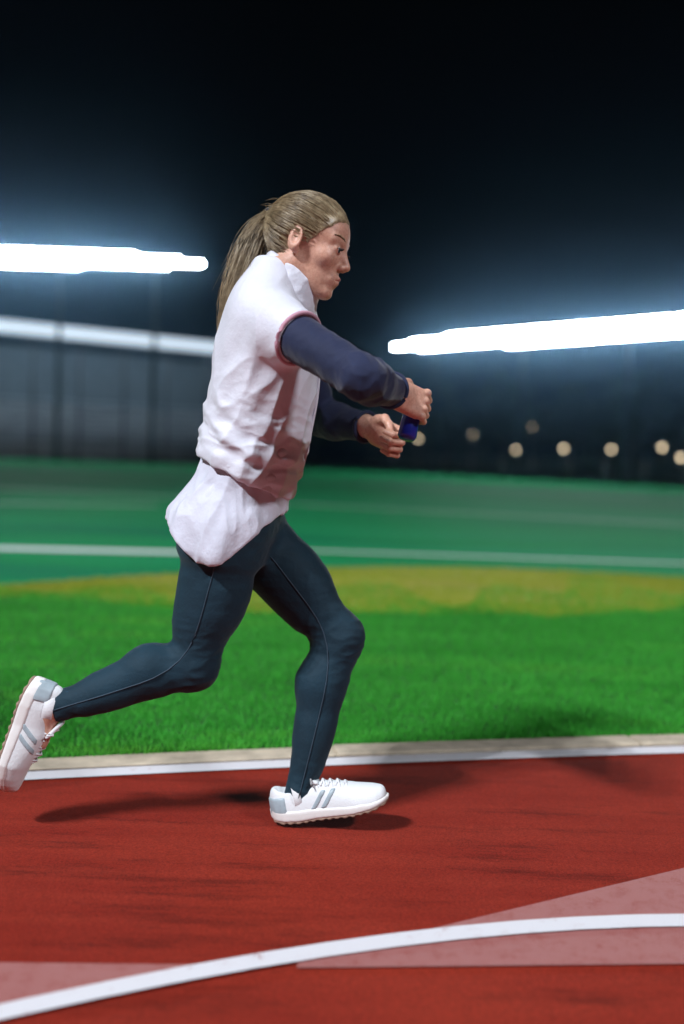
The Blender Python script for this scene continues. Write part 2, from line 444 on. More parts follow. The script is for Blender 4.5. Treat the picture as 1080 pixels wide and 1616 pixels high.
def sdf_obj(name, fn, lo, hi, h, mat, parent, org, wrinkle=None, rl=2):
    V, F = sdf_verts(fn, lo, hi, h)
    V = relax(V, F, rl)
    if wrinkle is not None:
        N = normals(V, F); V = V + N * wrinkle(V)[:, None]
        V = relax(V, F, 1, 0.3)
    return obj(name, np_mesh(name, V - np.asarray(org), F), mat, parent)
def basis(x, zhint):
    x = np.asarray(x, float); x = x / np.linalg.norm(x); z = np.asarray(zhint, float); z = z - x * (z @ x); z /= np.linalg.norm(z)
    return np.stack([x, np.cross(z, x), z])       # rows

# ------------------------------------------------------------------ the runner: joints
J = dict(
    neck=P(440, 468, 2.37), pelvis=P(372, 815, 2.38),
    rsh=P(448, 520, 2.21), relb=P(572, 596, 2.03), rwri=P(622, 618, 2.23),
    lsh=P(462, 512, 2.54), lelb=P(506, 660, 2.66), lwri=P(588, 676, 2.50),
    rhip=P(362, 832, 2.30), rkne=P(303, 1046, 2.31), rank=P(82, 1118, 2.26),
    lhip=P(392, 836, 2.45), lkne=P(533, 1006, 2.42), lank=P(470, 1262, 2.36),
)
base = np.array([J['pelvis'][0], J['pelvis'][1], 0.0])
person = empty('person', base)
tag(person, 'blonde ponytailed runner in white gilet, navy sleeves and dark leggings, mid stride', 'person')

# head frame
th, yaw = R(14), R(14)
hx = np.array([math.cos(th) * math.cos(yaw), -math.sin(yaw), -math.sin(th) * math.cos(yaw)])
HB = basis(hx, (math.sin(th), 0.02, math.cos(th)))
HC = P(487, 389, 2.36)
def hl(p): return (p - HC.astype(np.float32)) @ HB.T.astype(np.float32)
def hw(q): return HC + np.asarray(q, float) @ HB
def head(q):
    """q in head frame; x face, z up"""
    s = q * np.array([1, 0, 1], np.float32) + np.abs(q) * np.array([0, 1, 0], np.float32)
    cran = ell(q, (-.014, 0, .030), (.096, .074, .086))
    fore = ell(q, (.034, 0, .030), (.055, .060, .066))
    face = ell(q, (.044, 0, -.040), (.045, .047, .067))
    jaw = cap(s, (-.004, .042, -.048), (.060, .012, -.096), .020, .016)
    chin = cap(s, (.0755, 0, -.099), (.074, .007, -.099), .0148, .014)
    cheek = ell(s, (.058, .040, -.022), (.024, .020, .020))
    d = union([cran, fore, face], .03)
    d = smin(d, jaw, .022); d = smin(d, chin, .012); d = smin(d, cheek, .018)
    brow = cap(s, (.083, .010, .021), (.068, .045, .021), .007, .007); d = smin(d, brow, .014)
    sock = ell(s, (.098, .031, .002), (.020, .017, .012)); d = smax(d, -sock, .010)
    lid = ell(s, (.0765, .031, .001), (.0128, .0150, .0118)); d = smin(d, lid, .004)
    slit = ell(s, (.0905, .031, .0005), (.006, .0115, .0030)); d = smax(d, -slit, .0015)
    nose = cap(q, (.084, 0, .012), (.1065, 0, -.029), .0072, .0100); d = smin(d, nose, .010)
    wing = ell(s, (.096, .0105, -.034), (.010, .0068, .0078)); d = smin(d, wing, .006)
    nost = ell(s, (.101, .0060, -.0425), (.006, .0035, .004)); d = smax(d, -nost, .002)
    phil = ell(q, (.077, 0, -.066), (.020, .026, .020)); d = smin(d, phil, .012)
    ul = cap(s, (.0960, 0, -.060), (.084, .021, -.065), .0050, .0035); d = smin(d, ul, .005)
    lo_ = cap(s, (.0935, 0, -.0705), (.083, .019, -.0665), .0058, .0035); d = smin(d, lo_, .005)
    mo = cap(s, (.1010, 0, -.0655), (.086, .022, -.0660), .0018, .0012); d = smax(d, -mo, .002)
    return d
EB = basis((1, 0, -0.15), (0.2, 0, 1))
def ears(q):
    s = q * np.array([1, 0, 1], np.float32) + np.abs(q) * np.array([0, 1, 0], np.float32)
    er = ell(s, (-.010, .077, -.004), (.019, .010, .031), basis((1, .35, 0), (0.18, 0, 1)))
    inn = ell(s, (-.006, .086, -.002), (.011, .008, .019), basis((1, .35, 0), (0.18, 0, 1)))
    lobe = ell(s, (-.002, .073, -.030), (.009, .006, .010))
    return smin(smax(er, -inn, .004), lobe, .006)
def leg(p, hip, kne, ank, off=0.0):
    fd = np.array([1, 0, 0.0])
    sh = ank - kne; shn = sh / np.linalg.norm(sh); thd = (kne - hip) / np.linalg.norm(kne - hip)
    bend = (hip - kne) / np.linalg.norm(hip - kne) + (ank - kne) / np.linalg.norm(ank - kne)
    back = bend - shn * (bend @ shn); back /= np.linalg.norm(back)       # calf side
    bt = bend - thd * (bend @ thd); bt /= np.linalg.norm(bt)
    ds = [cap(p, hip, hip + (kne - hip) * .55 - bt * .012, .086 + off, .070 + off),
          cap(p, hip + (kne - hip) * .45 - bt * .012, kne, .072 + off, .051 + off),
          cap(p, hip + bt * .02 + (kne - hip) * .1, hip + (kne - hip) * .7 + bt * .02, .068 + off, .046 + off),
          ell(p, kne - bt * .014 - back * .004, (.044 + off, .044 + off, .050 + off)),
          cap(p, kne + sh * .04, kne + sh * .30 + back * .016, .047 + off, .052 + off),
          cap(p, kne + sh * .28 + back * .016, kne + sh * .62 + back * .006, .052 + off, .037 + off),
          cap(p, kne + sh * .55, ank, .037 + off, .031 + off),
          cap(p, kne - back * .008, kne + sh * .75 - back * .006, .040 + off, .028 + off)]
    return union(ds, .032)
U = J['neck'] - J['pelvis']; TL = np.linalg.norm(U); U = U / TL
Lt = np.array([0.06, 1.0, 0.0]); Lt -= U * (Lt @ U); Lt /= np.linalg.norm(Lt)
Fw = np.cross(Lt, U)                                           # forward
if Fw[0] < 0: Fw = -Fw
def torso_coord(p):
    q = p - J['pelvis'].astype(np.float32)
    return q @ U.astype(np.float32), q @ Fw.astype(np.float32), q @ Lt.astype(np.float32)
def loft(p, S, Cf, A, Bw):
    s, f, l = torso_coord(p); sc = np.clip(s, S[0], S[-1])
    c = np.interp(sc, S, Cf); a = np.interp(sc, S, A); b = np.interp(sc, S, Bw)
    d = (np.sqrt(((f - c) / a) ** 2 + (l / b) ** 2) - 1) * np.minimum(a, b)
    return smax(d, np.maximum(s - S[-1], S[0] - s), .02)
def dense(S, *cols):
    S = np.array(S, float); t = np.linspace(S[0], S[-1], 80); out = [t]
    for c in cols:
        y = np.interp(t, S, c)
        for _ in range(5): y = np.convolve(np.pad(y, 2, mode='edge'), np.ones(5) / 5, 'valid')
        out.append(y)
    return out
BT = dense([-.10, 0, .12, .25, .38, .50, .57, .62], [-.01, -.005, .01, .012, .01, -.01, -.02, -.02],
           [.105, .115, .095, .100, .112, .095, .065, .045], [.165, .168, .130, .142, .160, .150, .090, .05])
def torso(p):
    return loft(p, *BT)
def arm(p, sh, el, wr, off=0.0):
    return union([cap(p, sh, el, .047 + off, .037 + off), ell(p, sh, (.050 + off,) * 3),
                  cap(p, el, el + (wr - el) * .3, .037 + off, .039 + off), cap(p, el + (wr - el) * .3, wr, .039 + off, .026 + off)], .02)
# hands: local frame x to knuckles, y to the back of the hand, z to the thumb
def hframe(wr, xd, yd):
    x = np.asarray(xd, float); x /= np.linalg.norm(x); y = np.asarray(yd, float); y -= x * (y @ x); y /= np.linalg.norm(y)
    return wr, x, y
def hand_axes(fr, right):
    wr, x, y = fr
    z = np.cross(x, y) if not right else np.cross(y, x)
    return np.stack([x, y, z])
def hand(p, fr, right, grip):
    wr = fr[0]; Bm = hand_axes(fr, right)
    q = (p - wr.astype(np.float32)) @ Bm.T.astype(np.float32)
    g0 = grip
    ds = [cap(q, (-.03, 0, 0), (.02, 0, 0), .027, .024), rbox(q, (.046, -.002, .000), (.042, .0155, .038), .014)]
    d = union(ds, .02)
    for z, ln, r in ((.031, .95, .0083), (.0105, 1.05, .0087), (-.0100, .98, .0083), (-.0295, .82, .0074)):
        k = np.array([.086, .003, z]); a = k + np.array([.030, -.022 - .006 * g0, -z * .06]) * ln
        b = a + np.array([-.010, -.030, -z * .08]) * ln; c = b + np.array([-.026, -.004, -z * .05]) * ln
        f = union([cap(q, k, a, r * 1.06, r), cap(q, a, b, r, r * .92), cap(q, b, c, r * .92, r * .78)], .004)
        kn = ell(q, k + np.array([0, .004, 0]), (.011, .009, .0095))
        d = smin(d, smin(f, kn, .005), .002)
    t0, t1, t2, t3 = (.018, -.010, .030), (.046, -.024, .046), (.072, -.036, .041), (.092, -.047, .028)
    tm = union([cap(q, t0, t1, .0155, .0115), cap(q, t1, t2, .0112, .0100), cap(q, t2, t3, .0100, .0078)], .006)
    return smin(d, tm, .008)
RH = hframe(J['rwri'], P(668, 640, 2.27) - J['rwri'], (0.1, -1, 0.30))
LH = hframe(J['lwri'], P(636, 700, 2.44) - J['lwri'], (0.1, 1, 0.30))
def body(p):
    q = hl(p)
    d = smin(torso(p), cap(p, J['neck'], hw((-.018, 0, -.055)), .056, .053), .05)
    d = smin(d, head(q), .014); d = smin(d, ears(q), .004)
    d = smin(d, smin(leg(p, J['rhip'], J['rkne'], J['rank']), leg(p, J['lhip'], J['lkne'], J['lank']), .02), .04)
    d = smin(d, arm(p, J['rsh'], J['relb'], J['rwri']), .025); d = smin(d, arm(p, J['lsh'], J['lelb'], J['lwri']), .025)
    d = smin(d, hand(p, RH, True, 1.0), .012); d = smin(d, hand(p, LH, False, 1.0), .012)
    # feet, inside the shoes
    d = smin(d, cap(p, J['lank'], J['lank'] + np.array([.10, -.005, -.005]), .024, .014), .02)
    d = smin(d, cap(p, J['rank'], J['rank'] + np.array([-.022, 0, -.085]), .024, .014), .02)
    return d

def skin_mat():
    m, n, b = new_mat('skin'); v = coord(n)
    a = noise_node(n, 22, 5, 0.6, v); f = noise_node(n, 260, 3, 0.6, v)
    c = ramp(n, a.outputs[0], [(0.3, (0.54, 0.29, 0.205)), (0.7, (0.64, 0.38, 0.285))])
    sp = noise_node(n, 140, 4, 0.7, v)
    c = mixc(n, 0.5, c, ramp(n, sp.outputs[0], [(0.35, (0.72, 0.55, 0.50)), (0.6, (1.08, 1.05, 1.02))]), 'MULTIPLY')
    lk(n, c, b.inputs['Base Color'])
    lk(n, ramp(n, a.outputs[0], [(0.3, (0.36, 0.36, 0.36)), (0.7, (0.6, 0.6, 0.6))]), b.inputs['Roughness'])
    b.inputs['Subsurface Weight'].default_value = 0.12; b.inputs['Subsurface Radius'].default_value = (0.012, 0.004, 0.002)
    b.inputs['Subsurface Scale'].default_value = 1.0
    bump(n, b, f.outputs[0], 0.35, 0.001)
    return m
def cloth_mat(name, c, var, rough, weave=900, sheen=0.2, bs=0.25, fine=26):
    m, n, b = new_mat(name); v = coord(n)
    a = noise_node(n, 7, 5, 0.6, v)
    lk(n, ramp(n, a.outputs[0], [(0.3, tuple(x * (1 - var) for x in c)), (0.7, tuple(min(1, x * (1 + var)) for x in c))]), b.inputs['Base Color'])
    b.inputs['Roughness'].default_value = rough; b.inputs['Sheen Weight'].default_value = sheen; b.inputs['Specular IOR Level'].default_value = 0.25
    f = noise_node(n, fine, 6, 0.65, v); bump(n, b, f.outputs[0], bs, 0.006)
    return m
MS = dict(
    skin=skin_mat(),
    white=cloth_mat('white_nylon', (0.66, 0.665, 0.74), 0.05, 0.55, sheen=0.1, bs=0.5),
    lilac=cloth_mat('pale_shirt', (0.60, 0.61, 0.70), 0.06, 0.8, bs=0.6),
    navy=cloth_mat('navy_jersey', (0.012, 0.018, 0.052), 0.15, 0.75, sheen=0.15, bs=0.4),
    legs=cloth_mat('dark_leggings', (0.007, 0.028, 0.045), 0.25, 0.72, sheen=0.06, bs=0.35, fine=60),
    pink=cloth_mat('dusty_pink_trim', (0.50, 0.26, 0.33), 0.08, 0.6),
    shoe=cloth_mat('shoe_mesh', (0.72, 0.74, 0.76), 0.05, 0.6, bs=0.2, fine=160),
    sole=simple('shoe_foam', (0.76, 0.74, 0.72), 0.5, 0, 0.05, 20),
    rubber=simple('outsole_rubber', (0.30, 0.20, 0.15), 0.7, 0, 0.1, 30),
    lace=simple('lace', (0.7, 0.7, 0.72), 0.8),
    grey=simple('shoe_overlay', (0.33, 0.40, 0.44), 0.45),
    sock=cloth_mat('sock', (0.7, 0.7, 0.72), 0.05, 0.9, fine=200),
    eye=simple('eye_white', (0.75, 0.73, 0.70), 0.15, var=0.03),
    iris=simple('iris', (0.04, 0.06, 0.07), 0.1),
    lips=simple('lips', (0.42, 0.13, 0.11), 0.4),
    lash=simple('lash', (0.02, 0.015, 0.012), 0.5),
    seam=simple('seam_thread', (0.025, 0.05, 0.075), 0.7),
    wseam=simple('white_seam', (0.60, 0.60, 0.66), 0.7),
    flask=simple('blue_flask', (0.012, 0.018, 0.22), 0.25, 0, 0.1, 10),
)
def hair_mat():
    m, n, b = new_mat('blonde_hair'); v = coord(n)
    a = noise_node(n, 60, 4, 0.7, v)
    lk(n, ramp(n, a.outputs[0], [(0.25, (0.10, 0.065, 0.035)), (0.5, (0.26, 0.19, 0.105)), (0.75, (0.44, 0.36, 0.23))]), b.inputs['Base Color'])
    b.inputs['Roughness'].default_value = 0.38; b.inputs['Specular IOR Level'].default_value = 0.6
    return m
MS['hair'] = hair_mat()

pts = np.array(list(J.values()) + [hw((.13, 0, 0)), hw((0, 0, .14)), hw((-.13, 0, 0)), P(705, 690, 2.2), J['lank'] + np.array([.2, 0, -.08])])
lo, hi = pts.min(0) - .13, pts.max(0) + .13
bd = sdf_obj('body', body, lo, hi, 0.003, MS['skin'], person, base, rl=1)

def sub_sphere(name, c, r, mat, parent, sc=(1, 1, 1), B=None):
    m = MB(); n1, n2 = 10, 16; B = np.eye(3) if B is None else B
    for i in range(n1 + 1):
        t = math.pi * i / n1
        for k in range(n2):
            a = 2 * math.pi * k / n2
            q = np.array([math.sin(t) * math.cos(a) * sc[0], math.sin(t) * math.sin(a) * sc[1], math.cos(t) * sc[2]]) * r
            m.v.append(np.asarray(c) + q @ B)
    for i in range(n1):
        for k in range(n2):
            k2 = (k + 1) % n2; m.f.append((i * n2 + k, (i + 1) * n2 + k, (i + 1) * n2 + k2, i * n2 + k2))
    return m.build(name, mat, parent, base, True)
for sy in (-1, 1):
    e = sub_sphere('eye', hw((.0775, .031 * sy, .001)), .0118, MS['eye'], bd)
    sub_sphere('iris', hw((.0880, .0315 * sy, .0)), .0062, MS['iris'], bd, (.35, 1, 1), HB)
    m = MB()
    for j in range(26):
        t = j / 25; a = np.array([.090 - .016 * t ** 1.6, (.013 + .034 * t) * sy, .023 + .006 * math.sin(t * 2.6)]) + rng.normal(size=3) * .0006
        m.tube([hw(a), hw(a + np.array([.0015, .006 * sy, .0035])), hw(a + np.array([.0005, .011 * sy, .0035]))], [.0016, .0013, .0004], 3)
    m.build('eyebrow', MS['hair'], bd, base, True)
    m = MB()
    for j in range(14):
        t = j / 13 * 2 - 1; a = np.array([.0905 - .006 * t * t, (.031 + .011 * t) * sy, .0035 - .0015 * t * t])
        m.tube([hw(a), hw(a + np.array([.005, .001 * t * sy, .0005])), hw(a + np.array([.008, .002 * t * sy, .003]))], [.0007, .0006, .0002], 3)
    m.build('eyelashes', MS['lash'], bd, base, True)
def lips_fn(p):
    q = hl(p); s = q * np.array([1, 0, 1], np.float32) + np.abs(q) * np.array([0, 1, 0], np.float32)
    return smin(cap(s, (.0965, 0, -.0605), (.0852, .019, -.0650), .0049, .0028), cap(s, (.0940, 0, -.0705), (.0842, .017, -.0668), .0057, .0028), .002)
c0 = hw((.096, 0, -.066)); sdf_obj('lips', lips_fn, c0 - .04, c0 + .04, 0.0016, MS['lips'], bd, base)

# ------------------------------------------------------------------ hair
def cran_pt(dirv, off):
    """point on the skull ellipsoid in head frame along dirv"""
    d = np.asarray(dirv, float); d = d / np.linalg.norm(d); r = np.array([.096, .074, .086]) + off
    return np.array([-.014, 0, .030]) + d * r
def hair_side(q):
    l1 = (q[:, 0] - .078) * .79 - (q[:, 2] - .072) * .61      # forehead to temple
    l2 = (q[:, 0] - .020) * .60 - (q[:, 2] - .000) * .80      # temple to nape
    return np.maximum(l1, l2)
def cap_fn(p):
    q = hl(p); d = smin(ell(q, (-.014, 0, .030), (.0995, .0775, .0895)), ell(q, (.034, 0, .031), (.0558, .0615, .0670)), .03)
    bun = ell(q, (-.108, 0, .052), (.020, .020, .022)); d = smin(d, bun, .02)
    er = ell(q * np.array([1, 1, 1], np.float32), (-.008, 0, -.004), (.022, .2, .030))
    return smax(smax(d, hair_side(q) - .003 + .004 * noise3(q * np.array([60, 90, 60])).astype(np.float32), .003), -er, .006)
hair = sdf_obj('hair', cap_fn, HC - .17, HC + .17, 0.003, MS['hair'], person, base)
KNOT = np.array([-.116, 0, .056])
kd = (KNOT - np.array([-.014, 0, .03])) / np.array([.096, .074, .086]); kd /= np.linalg.norm(kd)
def strand(m, pts_, r0, r1, n=3):
    k = len(pts_); m.tube(pts_, [r0 + (r1 - r0) * i / (k - 1) for i in range(k)], n, False)
m = MB(); cnt = 0
while cnt < 2200:
    d = rng.normal(size=3); d /= np.linalg.norm(d)
    q = cran_pt(d, .006)
    hs = hair_side(q[None])[0]
    if hs > rng.uniform(-.004, .007) or abs(q[0] + .008) < .02 and abs(q[2] + .004) < .03: continue
    if hs < -.02 and rng.uniform() < .5: continue
    cnt += 1; ang = math.acos(np.clip(d @ kd, -1, 1))
    if ang < .2: continue
    off = .0065 + rng.uniform(0, .004); pp = []; wig = rng.normal(size=3) * .05
    for i in range(9):
        t = i / 8; v = (math.sin((1 - t) * ang) * d + math.sin(t * ang) * kd) / math.sin(ang) + wig * math.sin(math.pi * t) * .6
        o_ = off + .004 * math.sin(math.pi * t) * rng.uniform(.4, 1)
        if cran_pt(v, 0)[0] > .02: o_ += .002
        pp.append(hw(cran_pt(v, o_)))
    pp[-1] = hw(KNOT + rng.normal(size=3) * .006)
    strand(m, pp, .0008, .0007)
for k in range(60):     # loose wisps
    d = np.array([rng.uniform(-1, -.3), rng.normal() * .5, rng.uniform(-.5, .7)]); a0 = hw(cran_pt(d, .006))
    dr = (d / np.linalg.norm(d)) @ HB * .5 + np.array([-.9, rng.normal() * .25, rng.uniform(-.7, .05)]); L = rng.uniform(.015, .04)
    strand(m, [a0, a0 + dr * L * .5 + np.array([0, 0, .004]), a0 + dr * L + np.array([0, 0, -.004])], .0006, .0003)
for k in range(60):     # fine hairs at the temples and hairline
    sy = -1 if k % 2 else 1; t = rng.uniform(); q0 = np.array([.066 - .075 * t, (.052 + .022 * t) * sy, .062 - .075 * t]) + rng.normal(size=3) * .004
    q1 = q0 + np.array([-.012, .004 * sy, -.016 * rng.uniform(.2, 1)]); q2 = q1 + np.array([-.016, .002 * sy, -.012 * rng.uniform(-.4, 1)])
    strand(m, [hw(q0), hw(q1), hw(q2)], .0008, .0003)
m.build('hair_strands', MS['hair'], hair, base, True)
m = MB(); KW = hw(KNOT)
ctrl = [KW, P(392, 372, 2.36), P(378, 425, 2.35), P(362, 490, 2.34), P(347, 535, 2.335)]
def bez(C, t):
    C = [np.array(c) for c in C]
    while len(C) > 1: C = [C[i] * (1 - t) + C[i + 1] * t for i in range(len(C) - 1)]
    return C[0]
for k in range(700):
    r_ = rng.normal(size=3); end = rng.uniform(.70, 1.0); pp = []
    ph = rng.uniform(0, 6.28)
    for i in range(12):
        t = i / 11 * end; sp = .005 + .019 * math.sin(math.pi * min(1, t * 1.05) ** .8) + (.004 if t > .6 else 0)
        c_ = bez(ctrl, t) + r_ * sp * .55 + np.array([math.sin(t * 9 + ph), math.cos(t * 8 + ph), 0]) * .003 * t
        pp.append(c_)
    strand(m, pp, .0008, .0003)
for k in range(60):
    r_ = rng.normal(size=3); pp = []; L = rng.uniform(.4, .8)
    for i in range(8):
        t = i / 7 * L; pp.append(bez(ctrl, t) + r_ * (.006 + .030 * t) * np.array([1.3, 1, .8]))
    strand(m, pp, .0007, .0003)
pt = m.build('ponytail', MS['hair'], hair, base, True)
m = MB(); ax = bez(ctrl, .06) - bez(ctrl, 0); ax /= np.linalg.norm(ax); bb = basis(ax, (0, 0, 1))
m.tube([KW + ax * .002 + (bb[1] * math.cos(a) + bb[2] * math.sin(a)) * .014 for a in np.linspace(0, 2 * math.pi, 25)], .0045, 8, False)
m.build('hair_tie', simple('hair_tie_fabric', (0.03, 0.03, 0.035), 0.8), hair, base, True)

# ------------------------------------------------------------------ clothes
HEM = .125
JT = dense([.06, .10, .14, .19, .25, .32, .40, .48, .54, .59, .63],
           [.004, .004, .006, .010, .010, .008, .002, -.012, -.020, -.022, -.020],
           [.122, .128, .130, .129, .129, .131, .128, .112, .092, .066, .05],
           [.165, .182, .186, .178, .174, .178, .184, .182, .150, .098, .06])
def hem_s(f): return HEM - .022 - .30 * f
def gilet_fn(p):
    s, f, l = torso_coord(p)
    d = loft(p, *JT)
    rip = .005 * np.sin((s + .32 * f + .02 * np.sin(l * 22)) * 105.0) * np.exp(-((s - .185 + .3 * f) / .055) ** 2)
    d = d - rip
    d = smin(d, ell(p, J['rsh'] + np.array([-.012, .03, .004]), (.066, .07, .064)), .05)
    d = smin(d, ell(p, J['lsh'] + np.array([-.012, -.03, .004]), (.070, .07, .068)), .05)
    cut = (hem_s(f) - s)
    d = smax(d, cut, .012)
    # arm holes
    for sh, el, sg in ((J['rsh'], J['relb'], -1), (J['lsh'], J['lelb'], 1)):
        a = (el - sh) / np.linalg.norm(el - sh)
        along = (p - sh.astype(np.float32)) @ a.astype(np.float32)
        d = smin(d, cap(p, sh - a * .02, sh + a * .075, .064, .062), .03)
        d = smax(d, -np.maximum(.058 - along, np.linalg.norm((p - sh) - along[:, None] * a, axis=1) - .10), .005)
    nk = cap(p, J['neck'] - U * .02, hw((-.016, 0, -.07)), .052, .056)
    d = smax(d, -nk, .006)
    inner_ = np.where(s < .20, -(loft(p, *JT) - rip + .007), -1.0)
    return smax(d, inner_, .003)
def folds(scale, amp, M3, ridge=True, amp2=0.0):
    M3 = np.asarray(M3, float)
    def f(V):
        q = V @ M3.T * scale; n1 = noise3(q); n2 = noise3(q * 2.1 + 7.3)
        r_ = (np.abs(n1) ** .8 * -2 + .7) if ridge else n1
        return amp * (r_ + .35 * n2) + (amp2 * noise3(V * 60) if amp2 else 0)
    return f
tw = np.stack([U * .55 + Fw * .35, Fw * 1.2 - U * .5, Lt * 1.0])
def gilet_w(V):
    s, f, l = torso_coord(V.astype(np.float32))
    a = folds(11, .006, tw)(V); b = folds(24, .0028, np.stack([U * 1.3, Fw * .5, Lt * .5]))(V)
    return a * np.clip((.58 - s) / .2, .25, 1) + b * np.exp(-((s - .19) / .10) ** 2) * 1.6
tlo = J['pelvis'] + np.array([-.35, -.32, -.2]); thi = J['neck'] + np.array([.25, .32, .18])
gil = sdf_obj('gilet', gilet_fn, tlo, thi, 0.0033, MS['white'], person, base, gilet_w)
def shell(fn, t): return lambda p: np.abs(fn(p)) - t
nb_ = hw((-.016, 0, -.070)); nax = (nb_ - (J['neck'] - U * .02)); nax /= np.linalg.norm(nax)
ctn = basis(nax, -Fw)      # rows: axis, side, back
def collar_fn(p):
    c = J['neck'] + np.array([.004, 0, 0]); q = (p - c.astype(np.float32))
    a = q @ nax.astype(np.float32); f = q @ (Fw - nax * (Fw @ nax)).astype(np.float32); l = q @ Lt.astype(np.float32)
    rr = .074 + (.03 - a) * .22
    d = np.abs(np.sqrt((f / 1.06) ** 2 + l ** 2) - rr) - .0048
    top_ = a - (.078 - .13 * f); botm = -.045 - a - .1 * f
    return smax(smax(d, top_, .006), botm, .006)
cc = J['neck']; sdf_obj('collar', collar_fn, cc - .16, cc + .16, 0.003, MS['white'], gil, base, folds(30, .0016, np.eye(3)))
# zip down the chest and seam
m = MB(); zp = []
for s_ in np.linspace(.14, .60, 30):
    c_ = np.interp(s_, JT[0], JT[1]) + np.interp(s_, JT[0], JT[2]) + .003
    zp.append(J['pelvis'] + U * s_ + Fw * c_ + Lt * 0.0)
m.tube(zp, .0035, 6); m.build('zip', MS['white'], gil, base, True)
def ring(c, ax, r, tube_r, mat, name, parent, sq=1.0, hint=(0, 0, 1)):
    m = MB(); b3 = basis(ax, hint)
    m.tube([c + (b3[1] * math.cos(a) * r * sq + b3[2] * math.sin(a) * r) for a in np.linspace(0, 2 * math.pi, 40)], tube_r, 8, False)
    return m.build(name, mat, parent, base, True)
for sh, el in ((J['rsh'], J['relb']), (J['lsh'], J['lelb'])):
    a = (el - sh) / np.linalg.norm(el - sh)
    ring(sh + a * .057, a, .0605, .0050, MS['pink'], 'armhole_trim', gil, 1.0)
# shirt tail below the gilet
STT = dense([-.09, -.05, 0, .06, .12, .20], [-.018, -.016, -.012, .0, .006, .008], [.142, .140, .134, .120, .110, .10], [.188, .186, .180, .168, .160, .15])
def shirt_fn(p):
    s, f, l = torso_coord(p)
    d = loft(p, *STT); d = union([d, ell(p, J['rhip'] + Fw * -.045 + U * .005 + Lt * .01, (.097, .097, .104)), ell(p, J['lhip'] + Fw * -.045 + U * .01 - Lt * .01, (.097, .097, .104)), leg(p, J['rhip'], J['rkne'], J['rank'], .016)], .03); d = smin(d, leg(p, J['lhip'], J['lkne'], J['lank'], .016), .03)
    hem = -.050 + .055 * np.cos((f + .02) * 16) * -1 + .25 * np.maximum(f - .02, 0) * 2.2
    hang = np.clip((.03 - s) / .10, 0, 1)
    d = d - .006 * hang * (1 + .8 * np.sin(f * 62 + l * 25))
    d = smax(d, -(d + .006), .002)
    return smax(smax(d, hem - s, .002), s - .17, .01)
def shirt_w(V):
    return folds(10, .0055, np.stack([U * .35 + Fw * .3, Fw * 1.5, Lt * 1.5]))(V) + folds(26, .0022, np.stack([U * .5 + Fw * .3, Fw, Lt]))(V)
sdf_obj('shirt', shirt_fn, J['pelvis'] + np.array([-.32, -.34, -.25]), J['pelvis'] + np.array([.34, .34, .3]), 0.0030, MS['lilac'], person, base, shirt_w)
# sleeves
for sh, el, wr in ((J['rsh'], J['relb'], J['rwri']), (J['lsh'], J['lelb'], J['lwri'])):
    cuff = wr - (wr - el) * .10; ad = (wr - el) / np.linalg.norm(wr - el)
    def sl(p, sh=sh, el=el, wr=wr, cuff=cuff, ad=ad):
        d = arm(p, sh, el, wr, .0085)
        along = (p - cuff.astype(np.float32)) @ ad.astype(np.float32); near = np.linalg.norm(p - wr.astype(np.float32), axis=1) - .13
        return smax(d, np.where(near < 0, along, -1.0), .004)
    def slw(V, sh=sh, el=el, wr=wr):
        de = np.linalg.norm(V - el, axis=1); up_ = (el - sh) / np.linalg.norm(el - sh)
        b3 = basis(up_, (0, 0, 1)); k = .35 + np.exp(-(de / .09) ** 2)
        return (folds(13, .0040, np.stack([b3[0] * .9 + b3[1] * .6, b3[1] * .9, b3[2] * .7 + b3[0] * .5]))(V) + folds(30, .0016, np.eye(3))(V)) * k
    lo_ = np.minimum(np.minimum(sh, el), wr) - .12; hi_ = np.maximum(np.maximum(sh, el), wr) + .12
    so = sdf_obj('sleeve', sl, lo_, hi_, 0.0035, MS['navy'], person, base, slw)
    rr = .0385
    ring(cuff - ad * .004, ad, .0395, .005, MS['navy'], 'cuff', so)
# leggings
def legg_fn(p):
    d = smin(leg(p, J['rhip'], J['rkne'], J['rank'], .004), leg(p, J['lhip'], J['lkne'], J['lank'], .004), .018)
    glu = ell(p, J['rhip'] + Fw * -.045 + U * .005 + Lt * .01, (.088, .088, .095)); glu2 = ell(p, J['lhip'] + Fw * -.045 + U * .01 - Lt * .01, (.088, .088, .095))
    d = union([d, glu, glu2, loft(p, *BT) - .004], .03)
    s, f, l = torso_coord(p); d = smax(d, s - .10, .01)
    for kn, an in ((J['rkne'], J['rank']), (J['lkne'], J['lank'])):
        a = (an - kn) / np.linalg.norm(an - kn); al = (p - an.astype(np.float32)) @ a.astype(np.float32)
        far = np.linalg.norm(p - an.astype(np.float32), axis=1) - .12
        d = smax(d, np.where(far < 0, al + .004, -1), .003)
    return d
def legg_w(V):
    k = 0
    for kn in (J['rkne'], J['lkne']): k = k + np.exp(-(np.linalg.norm(V - kn, axis=1) / .09) ** 2)
    for an in (J['rank'], J['lank']): k = k + .8 * np.exp(-(np.linalg.norm(V - an, axis=1) / .08) ** 2)
    for hp in (J['rhip'], J['lhip']): k = k + .7 * np.exp(-(np.linalg.norm(V - hp, axis=1) / .12) ** 2)
    return folds(26, .0030, np.diag([.7, .7, 1.3]))(V) * (k + .12)
lp = np.array([J[k] for k in ('rhip', 'rkne', 'rank', 'lhip', 'lkne', 'lank', 'pelvis')])
lgo = sdf_obj('leggings', legg_fn, lp.min(0) - .19, lp.max(0) + .2, 0.0035, MS['legs'], person, base, legg_w)
def march(fn, p0, d, n=60):
    p = np.array(p0, np.float32)
    for _ in range(n): p = p + d * (fn(p) * .8)[:, None].astype(np.float32)
    return p.astype(float)
